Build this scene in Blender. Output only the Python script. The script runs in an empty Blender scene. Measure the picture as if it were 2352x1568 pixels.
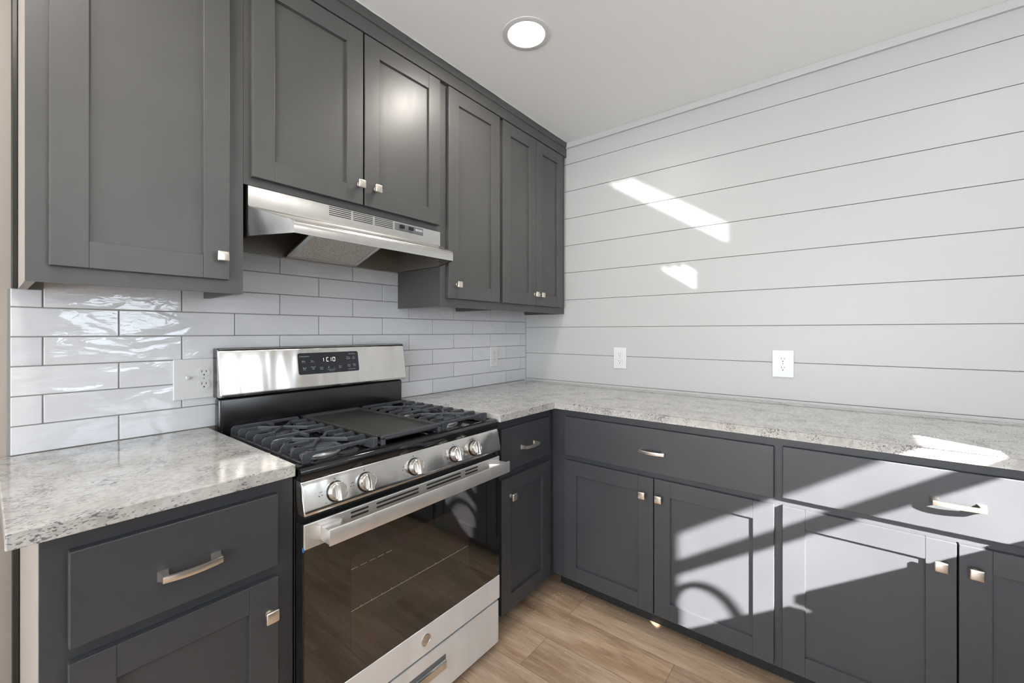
import bpy, bmesh, math, random
from mathutils import Vector, Matrix
R = math.radians
random.seed(7)
S = bpy.context.scene
COL = S.collection

# ------------------------------------------------------------------ camera
CAM = Vector((-2.3164, -1.7238, 1.2419)); YAW = 0.66932; FPX = 967.07; HOR = 761.54; CX = 1179.45
cd = bpy.data.cameras.new('camera'); cam = bpy.data.objects.new('camera', cd); COL.objects.link(cam)
cam.location = CAM; cam.rotation_euler = (R(90), 0, YAW - R(90))
cd.sensor_fit = 'HORIZONTAL'; cd.sensor_width = 36.0; cd.lens = 36.0 * FPX / 2352
cd.shift_x = -(CX - 1176) / 2352; cd.shift_y = -(784 - HOR) / 2352
cd.clip_start = 0.02; cd.clip_end = 200
S.camera = cam

# ------------------------------------------------------------------ light and exposure
S.view_settings.view_transform = 'Standard'; S.view_settings.look = 'None'
S.view_settings.gamma = 1.0; S.view_settings.use_curve_mapping = False
S.view_settings.exposure = 0.34
S.cycles.use_denoising = True; S.cycles.use_adaptive_sampling = False; S.cycles.light_sampling_threshold = 0.0; S.cycles.use_light_tree = False
S.cycles.sample_clamp_indirect = 6.0
S.cycles.max_bounces = 10; S.cycles.diffuse_bounces = 6; S.cycles.glossy_bounces = 5
S.cycles.caustics_reflective = False

W = bpy.data.worlds.new('world'); S.world = W; W.use_nodes = True
bg = W.node_tree.nodes['Background']; bg.inputs[0].default_value = (0.75, 0.87, 1.0, 1); bg.inputs[1].default_value = 1.5

SUN = Vector((0.65, 1.0, -0.67)).normalized()
sd = bpy.data.lights.new('sun', 'SUN'); so = bpy.data.objects.new('sun', sd); COL.objects.link(so)
sd.energy = 64; sd.angle = R(0.53); sd.color = (1.0, 0.955, 0.90)
so.rotation_euler = SUN.to_track_quat('-Z', 'Y').to_euler(); so.location = (-4, -6, 4)

def area(name, loc, direction, sx, sy, power, color=(1, 1, 1), spread=180):
    l = bpy.data.lights.new(name, 'AREA'); o = bpy.data.objects.new(name, l); COL.objects.link(o)
    l.shape = 'RECTANGLE'; l.size = sx; l.size_y = sy; l.energy = power; l.color = color; l.spread = R(spread)
    o.location = loc; o.rotation_euler = Vector(direction).to_track_quat('-Z', 'Y').to_euler()
    return o
# daylight at the kitchen window; fill lamp added at an invented far-end glazed opening
area('window_daylight', (-1.56, -3.13, 1.66), (0, 1, 0.10), 0.60, 0.76, 9, (0.80, 0.90, 1.0))
area('far_end_fill', (-5.95, -1.55, 1.35), (1, 0, 0.95), 2.5, 1.8, 160, (0.89, 0.94, 1.0))

# added narrow-beam lamps in place of sunlight mirrored by granite onto the shiplap
RUP = Vector((0.65, 1.0, 0.67)).normalized()
def glint(u0, u1, ztop, yend, zlamp, flux, n):
    for k in range(n):
        u = u0 + (u1 - u0) * (k + 0.5) / n
        T = Vector((0, (ztop - u) / 0.67, ztop)); B = Vector((0, yend, u + 0.67 * yend))
        ld = (T - B); ld = ld - RUP * ld.dot(RUP); L = ld.length; lx_ = ld.normalized(); wy = RUP.cross(lx_)
        dY = Vector((0, (u1 - u0) / n / 0.67, 0)); wdt = abs(dY.dot(wy))
        c = (T + B) / 2; c = c - RUP * ((c.z - zlamp) / RUP.z)
        o = area('glint_stand_in_lamp', c, RUP, L, wdt, flux * L * wdt, (1.0, 0.98, 0.95), 1.2)
        o.matrix_world = Matrix.Translation(c) @ Matrix((lx_, wy, -RUP)).transposed().to_4x4() if lx_.cross(wy).dot(-RUP) > 0 else Matrix.Translation(c) @ Matrix((lx_, -wy, -RUP)).transposed().to_4x4()
glint(2.527, 2.628, 2.117, -1.2545, 1.06, 9, 3)
glint(2.200, 2.302, 1.590, -1.1050, 1.00, 9, 3)

# ------------------------------------------------------------------ materials
def newmat(name):
    m = bpy.data.materials.new(name); m.use_nodes = True
    nt = m.node_tree; b = nt.nodes['Principled BSDF']
    return m, nt, b
def N(nt, t, **kw):
    n = nt.nodes.new(t)
    for k, v in kw.items():
        if k.startswith('i_'):
            key = k[2:]
            n.inputs[int(key) if key.isdigit() else key].default_value = v
        else: setattr(n, k, v)
    return n
def coords(nt, scale=(1, 1, 1), rot=(0, 0, 0), kind='Object', obj=None):
    tc = N(nt, 'ShaderNodeTexCoord'); mp = N(nt, 'ShaderNodeMapping')
    if kind == 'World':
        ge = N(nt, 'ShaderNodeNewGeometry'); nt.links.new(ge.outputs['Position'], mp.inputs[0])
    else: nt.links.new(tc.outputs[kind], mp.inputs[0])
    mp.inputs['Scale'].default_value = scale; mp.inputs['Rotation'].default_value = rot
    return mp.outputs[0]
def ramp(nt, fac, stops):
    r = N(nt, 'ShaderNodeValToRGB'); nt.links.new(fac, r.inputs[0])
    e = r.color_ramp.elements
    while len(e) < len(stops): e.new(0.5)
    for k, (p, c) in enumerate(stops):
        e[k].position = p; e[k].color = c if len(c) == 4 else (*c, 1)
    return r.outputs[0]
def bump(nt, b, height, strength, dist=0.01):
    bp = N(nt, 'ShaderNodeBump'); bp.inputs['Strength'].default_value = strength; bp.inputs['Distance'].default_value = dist
    nt.links.new(height, bp.inputs['Height']); nt.links.new(bp.outputs[0], b.inputs['Normal'])
    return bp
def simple(name, col, rough=0.5, metal=0.0, spec=0.5, coat=0.0, noise=0.0, nscale=200.0, ior=None):
    m, nt, b = newmat(name)
    b.inputs['Base Color'].default_value = (*col, 1); b.inputs['Roughness'].default_value = rough
    b.inputs['Metallic'].default_value = metal; b.inputs['Specular IOR Level'].default_value = spec
    b.inputs['Coat Weight'].default_value = coat; b.inputs['Coat Roughness'].default_value = 0.05
    if ior: b.inputs['IOR'].default_value = ior
    if noise:
        n = N(nt, 'ShaderNodeTexNoise'); n.inputs['Scale'].default_value = nscale
        nt.links.new(coords(nt), n.inputs['Vector']); bump(nt, b, n.outputs[0], noise, 0.002)
    return m

def cabinet_paint(name, base, rough=0.36):
    m, nt, b = newmat(name)
    v = coords(nt, (1, 1, 1))
    n1 = N(nt, 'ShaderNodeTexNoise'); n1.inputs['Scale'].default_value = 3.0; n1.inputs['Detail'].default_value = 6
    nt.links.new(v, n1.inputs['Vector'])
    c = ramp(nt, n1.outputs[0], [(0.3, tuple(x * 0.90 for x in base)), (0.7, tuple(x * 1.10 for x in base))])
    nt.links.new(c, b.inputs['Base Color'])
    b.inputs['Specular IOR Level'].default_value = 0.55
    g = N(nt, 'ShaderNodeTexNoise'); g.inputs['Scale'].default_value = 34; g.inputs['Detail'].default_value = 5
    nt.links.new(coords(nt, (3.2, 3.2, 0.35)), g.inputs['Vector'])
    mr = N(nt, 'ShaderNodeMapRange'); nt.links.new(g.outputs[0], mr.inputs[0])
    mr.inputs[3].default_value = rough - 0.05; mr.inputs[4].default_value = rough + 0.07
    nt.links.new(mr.outputs[0], b.inputs['Roughness'])
    bump(nt, b, g.outputs[0], 0.10, 0.002)
    return m
M = {}
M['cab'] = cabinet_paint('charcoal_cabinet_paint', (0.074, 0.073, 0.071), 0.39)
M['cab_cool_light'] = cabinet_paint('charcoal_paint_cool_light', (0.043, 0.0455, 0.051), 0.42)  # darker, bluer copy of the charcoal paint, cool light put into the colour
M['cab_in'] = simple('dark_cabinet_inside', (0.035, 0.034, 0.034), 0.7)
M['toe'] = simple('black_toe_kick', (0.012, 0.012, 0.012), 0.6)
M['scribe'] = simple('dark_scribe_strip', (0.02, 0.02, 0.018), 0.35)
M['beige'] = simple('warm_beige_wall_paint', (0.34, 0.305, 0.272), 0.6, noise=0.15, nscale=160)
M['ceil'] = simple('ceiling_paint', (0.86, 0.86, 0.845), 0.8, noise=0.12, nscale=120)
M['white'] = simple('white_wall_paint', (0.475, 0.473, 0.465), 0.38, spec=0.35)
M['frontw'] = simple('pale_window_wall_paint', (0.70, 0.69, 0.67), 0.7)
M['trimw'] = simple('white_trim_paint', (0.50, 0.50, 0.485), 0.4)
M['gap'] = simple('shiplap_backing', (0.30, 0.29, 0.27), 0.9)
M['plate'] = simple('white_plastic_plate', (0.64, 0.64, 0.635), 0.25)
M['slot'] = simple('outlet_slot_dark', (0.02, 0.02, 0.02), 0.5)
M['black'] = simple('black_enamel', (0.006, 0.006, 0.007), 0.09, spec=0.7, noise=0.05, nscale=240)
M['bguard'] = simple('black_speckled_enamel', (0.010, 0.010, 0.011), 0.20, spec=0.75, noise=0.12, nscale=500)
M['iron'] = simple('matte_cast_iron', (0.050, 0.054, 0.062), 0.50, spec=0.5, noise=0.35, nscale=500)
M['griddle'] = simple('nonstick_griddle', (0.035, 0.034, 0.031), 0.42, noise=0.3, nscale=900)
M['burner'] = simple('burner_aluminium', (0.62, 0.63, 0.64), 0.32, metal=0.9)
M['cap'] = simple('burner_cap_enamel', (0.06, 0.066, 0.075), 0.4)
M['nickel'] = simple('satin_nickel', (0.74, 0.68, 0.61), 0.26, metal=0.92)
M['knobm'] = simple('turned_steel_knob', (0.68, 0.655, 0.62), 0.20, metal=1.0)
M['steelb'] = None; M['glass'] = simple('dark_oven_glass', (0.008, 0.007, 0.006), 0.03, spec=0.5, ior=1.95)
M['panelblk'] = simple('black_control_panel', (0.018, 0.021, 0.026), 0.18)
M['inkw'] = simple('printed_white_ink', (0.55, 0.57, 0.60), 0.5)
M['inkd'] = simple('printed_dark_ink', (0.05, 0.05, 0.05), 0.5)
M['hoodgrey'] = simple('hood_grey_panel', (0.13, 0.135, 0.145), 0.4)
M['hooddark'] = simple('hood_inner_steel', (0.26, 0.245, 0.215), 0.40, metal=0.75)
M['blue'] = simple('blue_protective_film', (0.02, 0.16, 0.45), 0.4)
M['chrome'] = simple('chrome', (0.8, 0.8, 0.8), 0.08, metal=1.0)
M['sawdust'] = simple('sawdust', (0.75, 0.6, 0.4), 0.9)
M['vinylw'] = simple('white_window_vinyl', (0.75, 0.75, 0.75), 0.4)
m, nt, b = newmat('led_digits'); b.inputs['Base Color'].default_value = (0, 0, 0, 1)
b.inputs['Emission Color'].default_value = (1.0, 0.86, 0.74, 1); b.inputs['Emission Strength'].default_value = 1.6; M['led'] = m
m, nt, b = newmat('lamp_lens'); b.inputs['Base Color'].default_value = (0.9, 0.9, 0.9, 1)
b.inputs['Emission Color'].default_value = (1.0, 0.97, 0.92, 1); b.inputs['Emission Strength'].default_value = 9.0; M['lens'] = m

def steel(name, col=(0.72, 0.705, 0.685), rough=0.17, stretch=(1.0, 150, 420), wave=0.42):
    m, nt, b = newmat(name)
    b.inputs['Metallic'].default_value = 1.0; b.inputs['Anisotropic'].default_value = 0.4
    tg = N(nt, 'ShaderNodeCombineXYZ'); tg.inputs[0].default_value = 1.0; nt.links.new(tg.outputs[0], b.inputs['Tangent'])
    n = N(nt, 'ShaderNodeTexNoise'); n.inputs['Scale'].default_value = 9; n.inputs['Detail'].default_value = 4
    nt.links.new(coords(nt, stretch), n.inputs['Vector'])
    c = ramp(nt, n.outputs[0], [(0.3, tuple(x * 0.965 for x in col)), (0.7, tuple(min(1, x * 1.03) for x in col))])
    nt.links.new(c, b.inputs['Base Color'])
    mr = N(nt, 'ShaderNodeMapRange'); nt.links.new(n.outputs[0], mr.inputs[0]); mr.inputs[3].default_value = rough - 0.02; mr.inputs[4].default_value = rough + 0.03
    nt.links.new(mr.outputs[0], b.inputs['Roughness'])
    w = N(nt, 'ShaderNodeTexNoise'); w.inputs['Scale'].default_value = 7; w.inputs['Detail'].default_value = 1
    nt.links.new(coords(nt, (1.9, 1, 0.22)), w.inputs['Vector'])
    bp = bump(nt, b, w.outputs[0], wave, 0.020)
    return m
M['steel'] = steel('brushed_stainless')
M['steelb'] = steel('handle_stainless', (0.74, 0.725, 0.70), 0.40); M['steelb'].node_tree.nodes['Principled BSDF'].inputs['Metallic'].default_value = 0.85
M['steelh'] = steel('hood_stainless', (0.70, 0.69, 0.67), 0.24, wave=0.08)
M['steel_lit'] = steel('stainless_bright_reflection', (0.83, 0.85, 0.87), 0.45); M['steel_lit'].node_tree.nodes['Principled BSDF'].inputs['Metallic'].default_value = 0.5  # paler copy of the stainless, bright reflected light put into its colour

# granite
m, nt, b = newmat('speckled_granite'); M['granite'] = m
P = coords(nt, (1, 1, 1), kind='World')
big = N(nt, 'ShaderNodeTexNoise'); big.inputs['Scale'].default_value = 9; big.inputs['Detail'].default_value = 5; nt.links.new(P, big.inputs['Vector'])
basec = ramp(nt, big.outputs[0], [(0.30, (0.44, 0.425, 0.395)), (0.50, (0.50, 0.488, 0.462)), (0.68, (0.52, 0.515, 0.50))])
med = N(nt, 'ShaderNodeTexNoise'); med.inputs['Scale'].default_value = 60; med.inputs['Detail'].default_value = 4; nt.links.new(P, med.inputs['Vector'])
mc = ramp(nt, med.outputs[0], [(0.40, (0.72, 0.71, 0.71)), (0.56, (1, 1, 1))])
mx = N(nt, 'ShaderNodeMix', data_type='RGBA', blend_type='MULTIPLY'); mx.inputs[0].default_value = 0.65
nt.links.new(basec, mx.inputs[6]); nt.links.new(mc, mx.inputs[7])
fl = N(nt, 'ShaderNodeTexNoise'); fl.inputs['Scale'].default_value = 255; fl.inputs['Detail'].default_value = 3.5; fl.inputs['Distortion'].default_value = 0.7
nt.links.new(coords(nt, (0.42, 1.0, 1), rot=(0, 0, 0.35), kind='World'), fl.inputs['Vector'])
msk = N(nt, 'ShaderNodeTexNoise'); msk.inputs['Scale'].default_value = 15; msk.inputs['Detail'].default_value = 2; nt.links.new(P, msk.inputs['Vector'])
add = N(nt, 'ShaderNodeMath', operation='MULTIPLY_ADD'); nt.links.new(msk.outputs[0], add.inputs[0]); add.inputs[1].default_value = 0.55; nt.links.new(fl.outputs[0], add.inputs[2])
fm = ramp(nt, add.outputs[0], [(0.855, (0, 0, 0)), (0.915, (0.92, 0.92, 0.92))])
mx2 = N(nt, 'ShaderNodeMix', data_type='RGBA'); nt.links.new(fm, mx2.inputs[0]); nt.links.new(mx.outputs[2], mx2.inputs[6]); mx2.inputs[7].default_value = (0.13, 0.125, 0.14, 1)
vr = N(nt, 'ShaderNodeTexVoronoi'); vr.inputs['Scale'].default_value = 26; nt.links.new(P, vr.inputs['Vector'])
vm = ramp(nt, vr.outputs['Distance'], [(0.07, (1, 1, 1)), (0.10, (0, 0, 0))])
sepc = N(nt, 'ShaderNodeSeparateColor'); nt.links.new(vr.outputs['Color'], sepc.inputs[0])
gt = N(nt, 'ShaderNodeMath', operation='GREATER_THAN'); nt.links.new(sepc.outputs[0], gt.inputs[0]); gt.inputs[1].default_value = 0.82
ml = N(nt, 'ShaderNodeMath', operation='MULTIPLY'); nt.links.new(vm, ml.inputs[0]); nt.links.new(gt.outputs[0], ml.inputs[1])
mx3 = N(nt, 'ShaderNodeMix', data_type='RGBA'); nt.links.new(ml.outputs[0], mx3.inputs[0]); nt.links.new(mx2.outputs[2], mx3.inputs[6]); mx3.inputs[7].default_value = (0.10, 0.05, 0.05, 1)
nt.links.new(mx3.outputs[2], b.inputs['Base Color']); b.inputs['Roughness'].default_value = 0.09; b.inputs['Specular IOR Level'].default_value = 0.55

# glazed tile
m, nt, b = newmat('glossy_grey_tile'); M['tile'] = m
oi = N(nt, 'ShaderNodeVertexColor'); oi.layer_name = 'tint'
tc_ = ramp(nt, oi.outputs[0], [(0.0, (0.585, 0.595, 0.62)), (1.0, (0.645, 0.652, 0.672))])
nt.links.new(tc_, b.inputs['Base Color']); b.inputs['Roughness'].default_value = 0.045; b.inputs['Specular IOR Level'].default_value = 0.6
w1 = N(nt, 'ShaderNodeTexNoise'); w1.inputs['Scale'].default_value = 7.0; w1.inputs['Detail'].default_value = 1.5; w1.inputs['Distortion'].default_value = 0.8
nt.links.new(coords(nt, (1, 1, 2.2)), w1.inputs['Vector'])
w2 = N(nt, 'ShaderNodeTexNoise'); w2.inputs['Scale'].default_value = 26.0; w2.inputs['Detail'].default_value = 2.0; w2.inputs['Distortion'].default_value = 1.5
nt.links.new(coords(nt, (0.7, 1, 2.0)), w2.inputs['Vector'])
wm = N(nt, 'ShaderNodeMath', operation='MULTIPLY_ADD'); nt.links.new(w2.outputs[0], wm.inputs[0]); wm.inputs[1].default_value = 0.12; nt.links.new(w1.outputs[0], wm.inputs[2])
bump(nt, b, wm.outputs[0], 0.42, 0.012)
M['grout'] = simple('grey_grout', (0.23, 0.225, 0.215), 0.9)

# floor planks: boards run along world Y
m, nt, b = newmat('oak_plank_floor'); M['floor'] = m
vfl = coords(nt, (1, 1, 1), rot=(0, 0, R(90)), kind='World')
bt = N(nt, 'ShaderNodeTexBrick'); nt.links.new(vfl, bt.inputs['Vector'])
bt.offset = 0.37; bt.inputs['Scale'].default_value = 1.0; bt.inputs['Brick Width'].default_value = 1.22; bt.inputs['Row Height'].default_value = 0.178
bt.inputs['Mortar Size'].default_value = 0.0008; bt.inputs['Mortar Smooth'].default_value = 0.3
bt.inputs['Color1'].default_value = (0, 0, 0, 1); bt.inputs['Color2'].default_value = (1, 1, 1, 1); bt.inputs['Mortar'].default_value = (0.5, 0.5, 0.5, 1)
cx_ = N(nt, 'ShaderNodeSeparateColor'); nt.links.new(bt.outputs['Color'], cx_.inputs[0])
# each board shifts its own grain
off = N(nt, 'ShaderNodeVectorMath', operation='MULTIPLY_ADD'); nt.links.new(bt.outputs['Color'], off.inputs[0]); off.inputs[1].default_value = (7.3, 3.1, 5.7)
gp = coords(nt, (8, 1.0, 1), kind='World'); nt.links.new(gp, off.inputs[2])
g1 = N(nt, 'ShaderNodeTexNoise'); g1.inputs['Scale'].default_value = 1.3; g1.inputs['Detail'].default_value = 7; g1.inputs['Roughness'].default_value = 0.62; g1.inputs['Distortion'].default_value = 0.5
nt.links.new(off.outputs[0], g1.inputs['Vector'])
gc = ramp(nt, g1.outputs[0], [(0.22, (0.16, 0.095, 0.058)), (0.40, (0.35, 0.240, 0.155)), (0.55, (0.49, 0.360, 0.250)), (0.78, (0.66, 0.52, 0.40))])
g2 = N(nt, 'ShaderNodeTexNoise'); g2.inputs['Scale'].default_value = 9; g2.inputs['Detail'].default_value = 5
gp2 = coords(nt, (22, 1.3, 1), kind='World'); nt.links.new(gp2, g2.inputs['Vector'])
gc2 = ramp(nt, g2.outputs[0], [(0.3, (0.78, 0.76, 0.74)), (0.6, (1.06, 1.06, 1.06))])
mf = N(nt, 'ShaderNodeMix', data_type='RGBA', blend_type='MULTIPLY'); mf.inputs[0].default_value = 1.0
nt.links.new(gc, mf.inputs[6]); nt.links.new(gc2, mf.inputs[7])
tone = ramp(nt, cx_.outputs[0], [(0.0, (0.88, 0.88, 0.90)), (1.0, (1.12, 1.10, 1.08))])
mf2 = N(nt, 'ShaderNodeMix', data_type='RGBA', blend_type='MULTIPLY'); mf2.inputs[0].default_value = 1.0
nt.links.new(mf.outputs[2], mf2.inputs[6]); nt.links.new(tone, mf2.inputs[7])
mf3 = N(nt, 'ShaderNodeMix', data_type='RGBA'); nt.links.new(bt.outputs['Fac'], mf3.inputs[0]); nt.links.new(mf2.outputs[2], mf3.inputs[6]); mf3.inputs[7].default_value = (0.09, 0.06, 0.04, 1)
nt.links.new(mf3.outputs[2], b.inputs['Base Color']); b.inputs['Roughness'].default_value = 0.36; b.inputs['Specular IOR Level'].default_value = 0.5
bump(nt, b, g2.outputs[0], 0.12, 0.002)

# filter mesh
m, nt, b = newmat('aluminium_filter_mesh'); M['filter'] = m
b.inputs['Metallic'].default_value = 0.5; b.inputs['Roughness'].default_value = 0.5
wv = N(nt, 'ShaderNodeTexVoronoi'); wv.inputs['Scale'].default_value = 330; nt.links.new(coords(nt, (1, 1.3, 1)), wv.inputs['Vector'])
fcol = ramp(nt, wv.outputs['Distance'], [(0.15, (0.05, 0.05, 0.05)), (0.5, (0.95, 0.93, 0.88))])
nt.links.new(fcol, b.inputs['Base Color']); bump(nt, b, wv.outputs['Distance'], 0.8, 0.004)

# oven window (inner perforated screen seen through the dark glass)
m, nt, b = newmat('oven_window_screen'); M['ovenwin'] = m
dt = N(nt, 'ShaderNodeTexNoise'); dt.inputs['Scale'].default_value = 5; nt.links.new(coords(nt), dt.inputs['Vector'])
oc = ramp(nt, dt.outputs[0], [(0.35, (0.012, 0.018, 0.010)), (0.5, (0.026, 0.015, 0.015)), (0.65, (0.022, 0.018, 0.011))])
nt.links.new(oc, b.inputs['Base Color']); b.inputs['Roughness'].default_value = 0.05; b.inputs['IOR'].default_value = 1.9

# ------------------------------------------------------------------ mesh helpers
class MB:
    def __init__(s): s.bm = bmesh.new()
    def box(s, x0, x1, y0, y1, z0, z1, bev=0.0, seg=2, mat=0):
        bm = s.bm
        r = bmesh.ops.create_cube(bm, size=1.0)
        vs = r['verts']
        for v in vs:
            v.co = Vector(((x0 + x1) / 2 + v.co.x * (x1 - x0), (y0 + y1) / 2 + v.co.y * (y1 - y0), (z0 + z1) / 2 + v.co.z * (z1 - z0)))
        fs = list({f for v in vs for f in v.link_faces})
        for f in fs: f.material_index = mat
        if bev > 0:
            es = list({e for v in vs for e in v.link_edges})
            rr = bmesh.ops.bevel(bm, geom=es, offset=min(bev, 0.49 * min(abs(x1 - x0), abs(y1 - y0), abs(z1 - z0))), segments=seg, affect='EDGES', profile=0.5)
            for f in rr['faces']: f.material_index = mat
        return s
    def cyl(s, c, r, h, axis='z', n=32, r2=None, bev=0.0, mat=0, cap=True):
        rot = {'z': Matrix(), 'y': Matrix.Rotation(R(90), 4, 'X'), 'x': Matrix.Rotation(R(90), 4, 'Y')}[axis]
        rr = bmesh.ops.create_cone(s.bm, cap_ends=cap, segments=n, radius1=r, radius2=r if r2 is None else r2, depth=h, matrix=Matrix.Translation(c) @ rot)
        fs = list({f for v in rr['verts'] for f in v.link_faces})
        for f in fs: f.material_index = mat
        if bev > 0:
            es = [e for e in {e for v in rr['verts'] for e in v.link_edges} if len(e.link_faces) == 2 and any(len(f.verts) > 4 for f in e.link_faces)]
            bmesh.ops.bevel(s.bm, geom=es, offset=bev, segments=3, affect='EDGES', profile=0.5)
        return s
    def lathe(s, c, prof, axis='z', n=40, mat=0):
        # prof: list of (r, h)
        rings = []
        for r, h in prof:
            ring = []
            for k in range(n):
                a = 2 * math.pi * k / n
                p = Vector((r * math.cos(a), r * math.sin(a), h))
                if axis == 'y': p = Vector((p.x, -p.z, p.y))       # +h points to -y
                if axis == 'x': p = Vector((-p.z, p.x, p.y))
                ring.append(s.bm.verts.new(Vector(c) + p))
            rings.append(ring)
        for a, b in zip(rings, rings[1:]):
            for k in range(n):
                f = s.bm.faces.new((a[k], a[(k + 1) % n], b[(k + 1) % n], b[k])); f.material_index = mat; f.smooth = True
        for ring in (rings[0], rings[-1]):
            if (ring[0].co - ring[n // 2].co).length > 1e-5:
                f = s.bm.faces.new(ring); f.material_index = mat
        return s
    def tube(s, pts, r, n=12, mat=0, closed=False):
        pts = [Vector(p) for p in pts]; rings = []
        up = Vector((0, 0, 1)); prev = None
        for i, p in enumerate(pts):
            a = pts[max(i - 1, 0)]; b_ = pts[min(i + 1, len(pts) - 1)]
            t = (b_ - a).normalized()
            if prev is None:
                ref = up if abs(t.z) < 0.9 else Vector((1, 0, 0)); nx = t.cross(ref).normalized()
            else: nx = (prev - t * prev.dot(t)).normalized()
            prev = nx; ny = t.cross(nx)
            rr = r[i] if isinstance(r, (list, tuple)) else r
            rings.append([s.bm.verts.new(p + nx * rr * math.cos(2 * math.pi * k / n) + ny * rr * math.sin(2 * math.pi * k / n)) for k in range(n)])
        for a, b_ in zip(rings, rings[1:]):
            for k in range(n):
                f = s.bm.faces.new((a[k], a[(k + 1) % n], b_[(k + 1) % n], b_[k])); f.smooth = True; f.material_index = mat
        s.bm.faces.new(rings[0]); s.bm.faces.new(list(reversed(rings[-1])))
        return s
    def bar(s, pts, w, h, mat=0, up=(0, 0, 1)):
        # rectangular section swept along pts; pts are the TOP centre line, h drops below
        pts = [Vector(p) for p in pts]; up = Vector(up); rings = []
        for i, p in enumerate(pts):
            a = pts[max(i - 1, 0)]; b_ = pts[min(i + 1, len(pts) - 1)]
            t = (b_ - a); side = t.cross(up)
            side = side.normalized() if side.length > 1e-6 else Vector((0, 1, 0))
            n_ = side.cross(t).normalized()
            hh = h[i] if isinstance(h, (list, tuple)) else h
            k = 0.30
            prof = [(-w / 2, -k * hh), (-w / 2 * 0.6, 0), (w / 2 * 0.6, 0), (w / 2, -k * hh), (w / 2 * 0.85, -hh), (-w / 2 * 0.85, -hh)]
            rings.append([s.bm.verts.new(p + side * u + n_ * v) for u, v in prof])
        m_ = len(rings[0])
        for a, b_ in zip(rings, rings[1:]):
            for k in range(m_):
                f = s.bm.faces.new((a[k], a[(k + 1) % m_], b_[(k + 1) % m_], b_[k])); f.material_index = mat
        s.bm.faces.new(rings[0]); s.bm.faces.new(list(reversed(rings[-1])))
        return s
    def prism(s, poly, axis, a0, a1, mat=0, bev=0.0):
        # poly in the plane normal to axis; axis 'x': (y,z), 'y': (x,z), 'z': (x,y)
        def mk(u, v, a): return {'x': (a, u, v), 'y': (u, a, v), 'z': (u, v, a)}[axis]
        A = [s.bm.verts.new(mk(u, v, a0)) for u, v in poly]; B = [s.bm.verts.new(mk(u, v, a1)) for u, v in poly]
        n = len(poly); fs = [s.bm.faces.new(A), s.bm.faces.new(list(reversed(B)))]
        for k in range(n): fs.append(s.bm.faces.new((A[k], B[k], B[(k + 1) % n], A[(k + 1) % n])))
        for f in fs: f.material_index = mat
        if bev > 0:
            es = list({e for v in A + B for e in v.link_edges})
            bmesh.ops.bevel(s.bm, geom=es, offset=bev, segments=2, affect='EDGES', profile=0.5)
        return s
    def xf(s, mat4):
        bmesh.ops.transform(s.bm, matrix=mat4, verts=s.bm.verts[:]); return s
    def build(s, name, mats, parent=None, world=True, smooth=False, sharp=35):
        bm = s.bm
        bmesh.ops.recalc_face_normals(bm, faces=bm.faces[:])
        if parent is not None and world:
            root = parent
            while root.parent: root = root.parent
            bmesh.ops.transform(bm, matrix=(Matrix.Translation(root.location) @ root.rotation_euler.to_matrix().to_4x4()).inverted(), verts=bm.verts[:])
        me = bpy.data.meshes.new(name)
        if smooth:
            for f in bm.faces: f.smooth = True
            for e in bm.edges:
                if len(e.link_faces) == 2 and e.calc_face_angle(0) > R(sharp): e.smooth = False
        bm.to_mesh(me); bm.free()
        for m_ in (mats if isinstance(mats, (list, tuple)) else [mats]): me.materials.append(m_)
        o = bpy.data.objects.new(name, me); COL.objects.link(o)
        if parent is not None: o.parent = parent
        return o

def tag(o, label, cat, group=None, kind=None):
    if label: o['label'] = label
    if cat: o['category'] = cat
    if group: o['group'] = group
    if kind: o['kind'] = kind
    return o
def thing(name, label, cat, loc=(0, 0, 0), rz=0.0, group=None):
    o = bpy.data.objects.new(name, None); COL.objects.link(o); o.empty_display_size = 0.05
    o.location = loc; o.rotation_euler = (0, 0, rz)
    return tag(o, label, cat, group)
def struct(name, mb, mat, smooth=False, label=None):
    o = mb.build(name, mat, smooth=smooth); o['kind'] = 'structure'
    if label: o['label'] = label
    return o
def text_bm(txt, size, mtx, bm_target, mat=0, extrude=0.0, align='CENTER', bold=0.0):
    cu = bpy.data.curves.new('t', 'FONT'); cu.body = txt; cu.size = size; cu.align_x = align; cu.align_y = 'CENTER'
    cu.extrude = extrude; cu.resolution_u = 2; cu.offset = bold
    o = bpy.data.objects.new('t', cu); COL.objects.link(o)
    dg = bpy.context.evaluated_depsgraph_get(); me = bpy.data.meshes.new_from_object(o.evaluated_get(dg))
    bm = bmesh.new(); bm.from_mesh(me); bmesh.ops.transform(bm, matrix=mtx, verts=bm.verts[:])
    vm = {}
    for v in bm.verts: vm[v.index] = bm_target.verts.new(v.co)
    for f in bm.faces:
        try:
            nf = bm_target.faces.new([vm[v.index] for v in f.verts]); nf.material_index = mat
        except ValueError: pass
    bm.free(); bpy.data.objects.remove(o); bpy.data.meshes.remove(me); bpy.data.curves.remove(cu)

H = 2.438; YF = -3.06            # ceiling height, window wall plane
XE = -6.0                        # far end of the open room
CT = 0.914                       # counter top

# ------------------------------------------------------------------ room shell
mb = MB().box(XE - 0.1, 0.1, YF - 0.12, 0.12, -0.10, 0.0); struct('floor', mb, M['floor'])
# ceiling with round holes left for the recessed lights (lights sit just below the surface)
mb = MB().box(XE - 0.1, 0.1, YF - 0.12, 0.12, H, H + 0.10); struct('ceiling', mb, M['ceil'])
mb = MB().box(XE - 0.1, 0.0, 0.010, 0.12, 0, H); struct('wall_left', mb, M['beige'])
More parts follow.
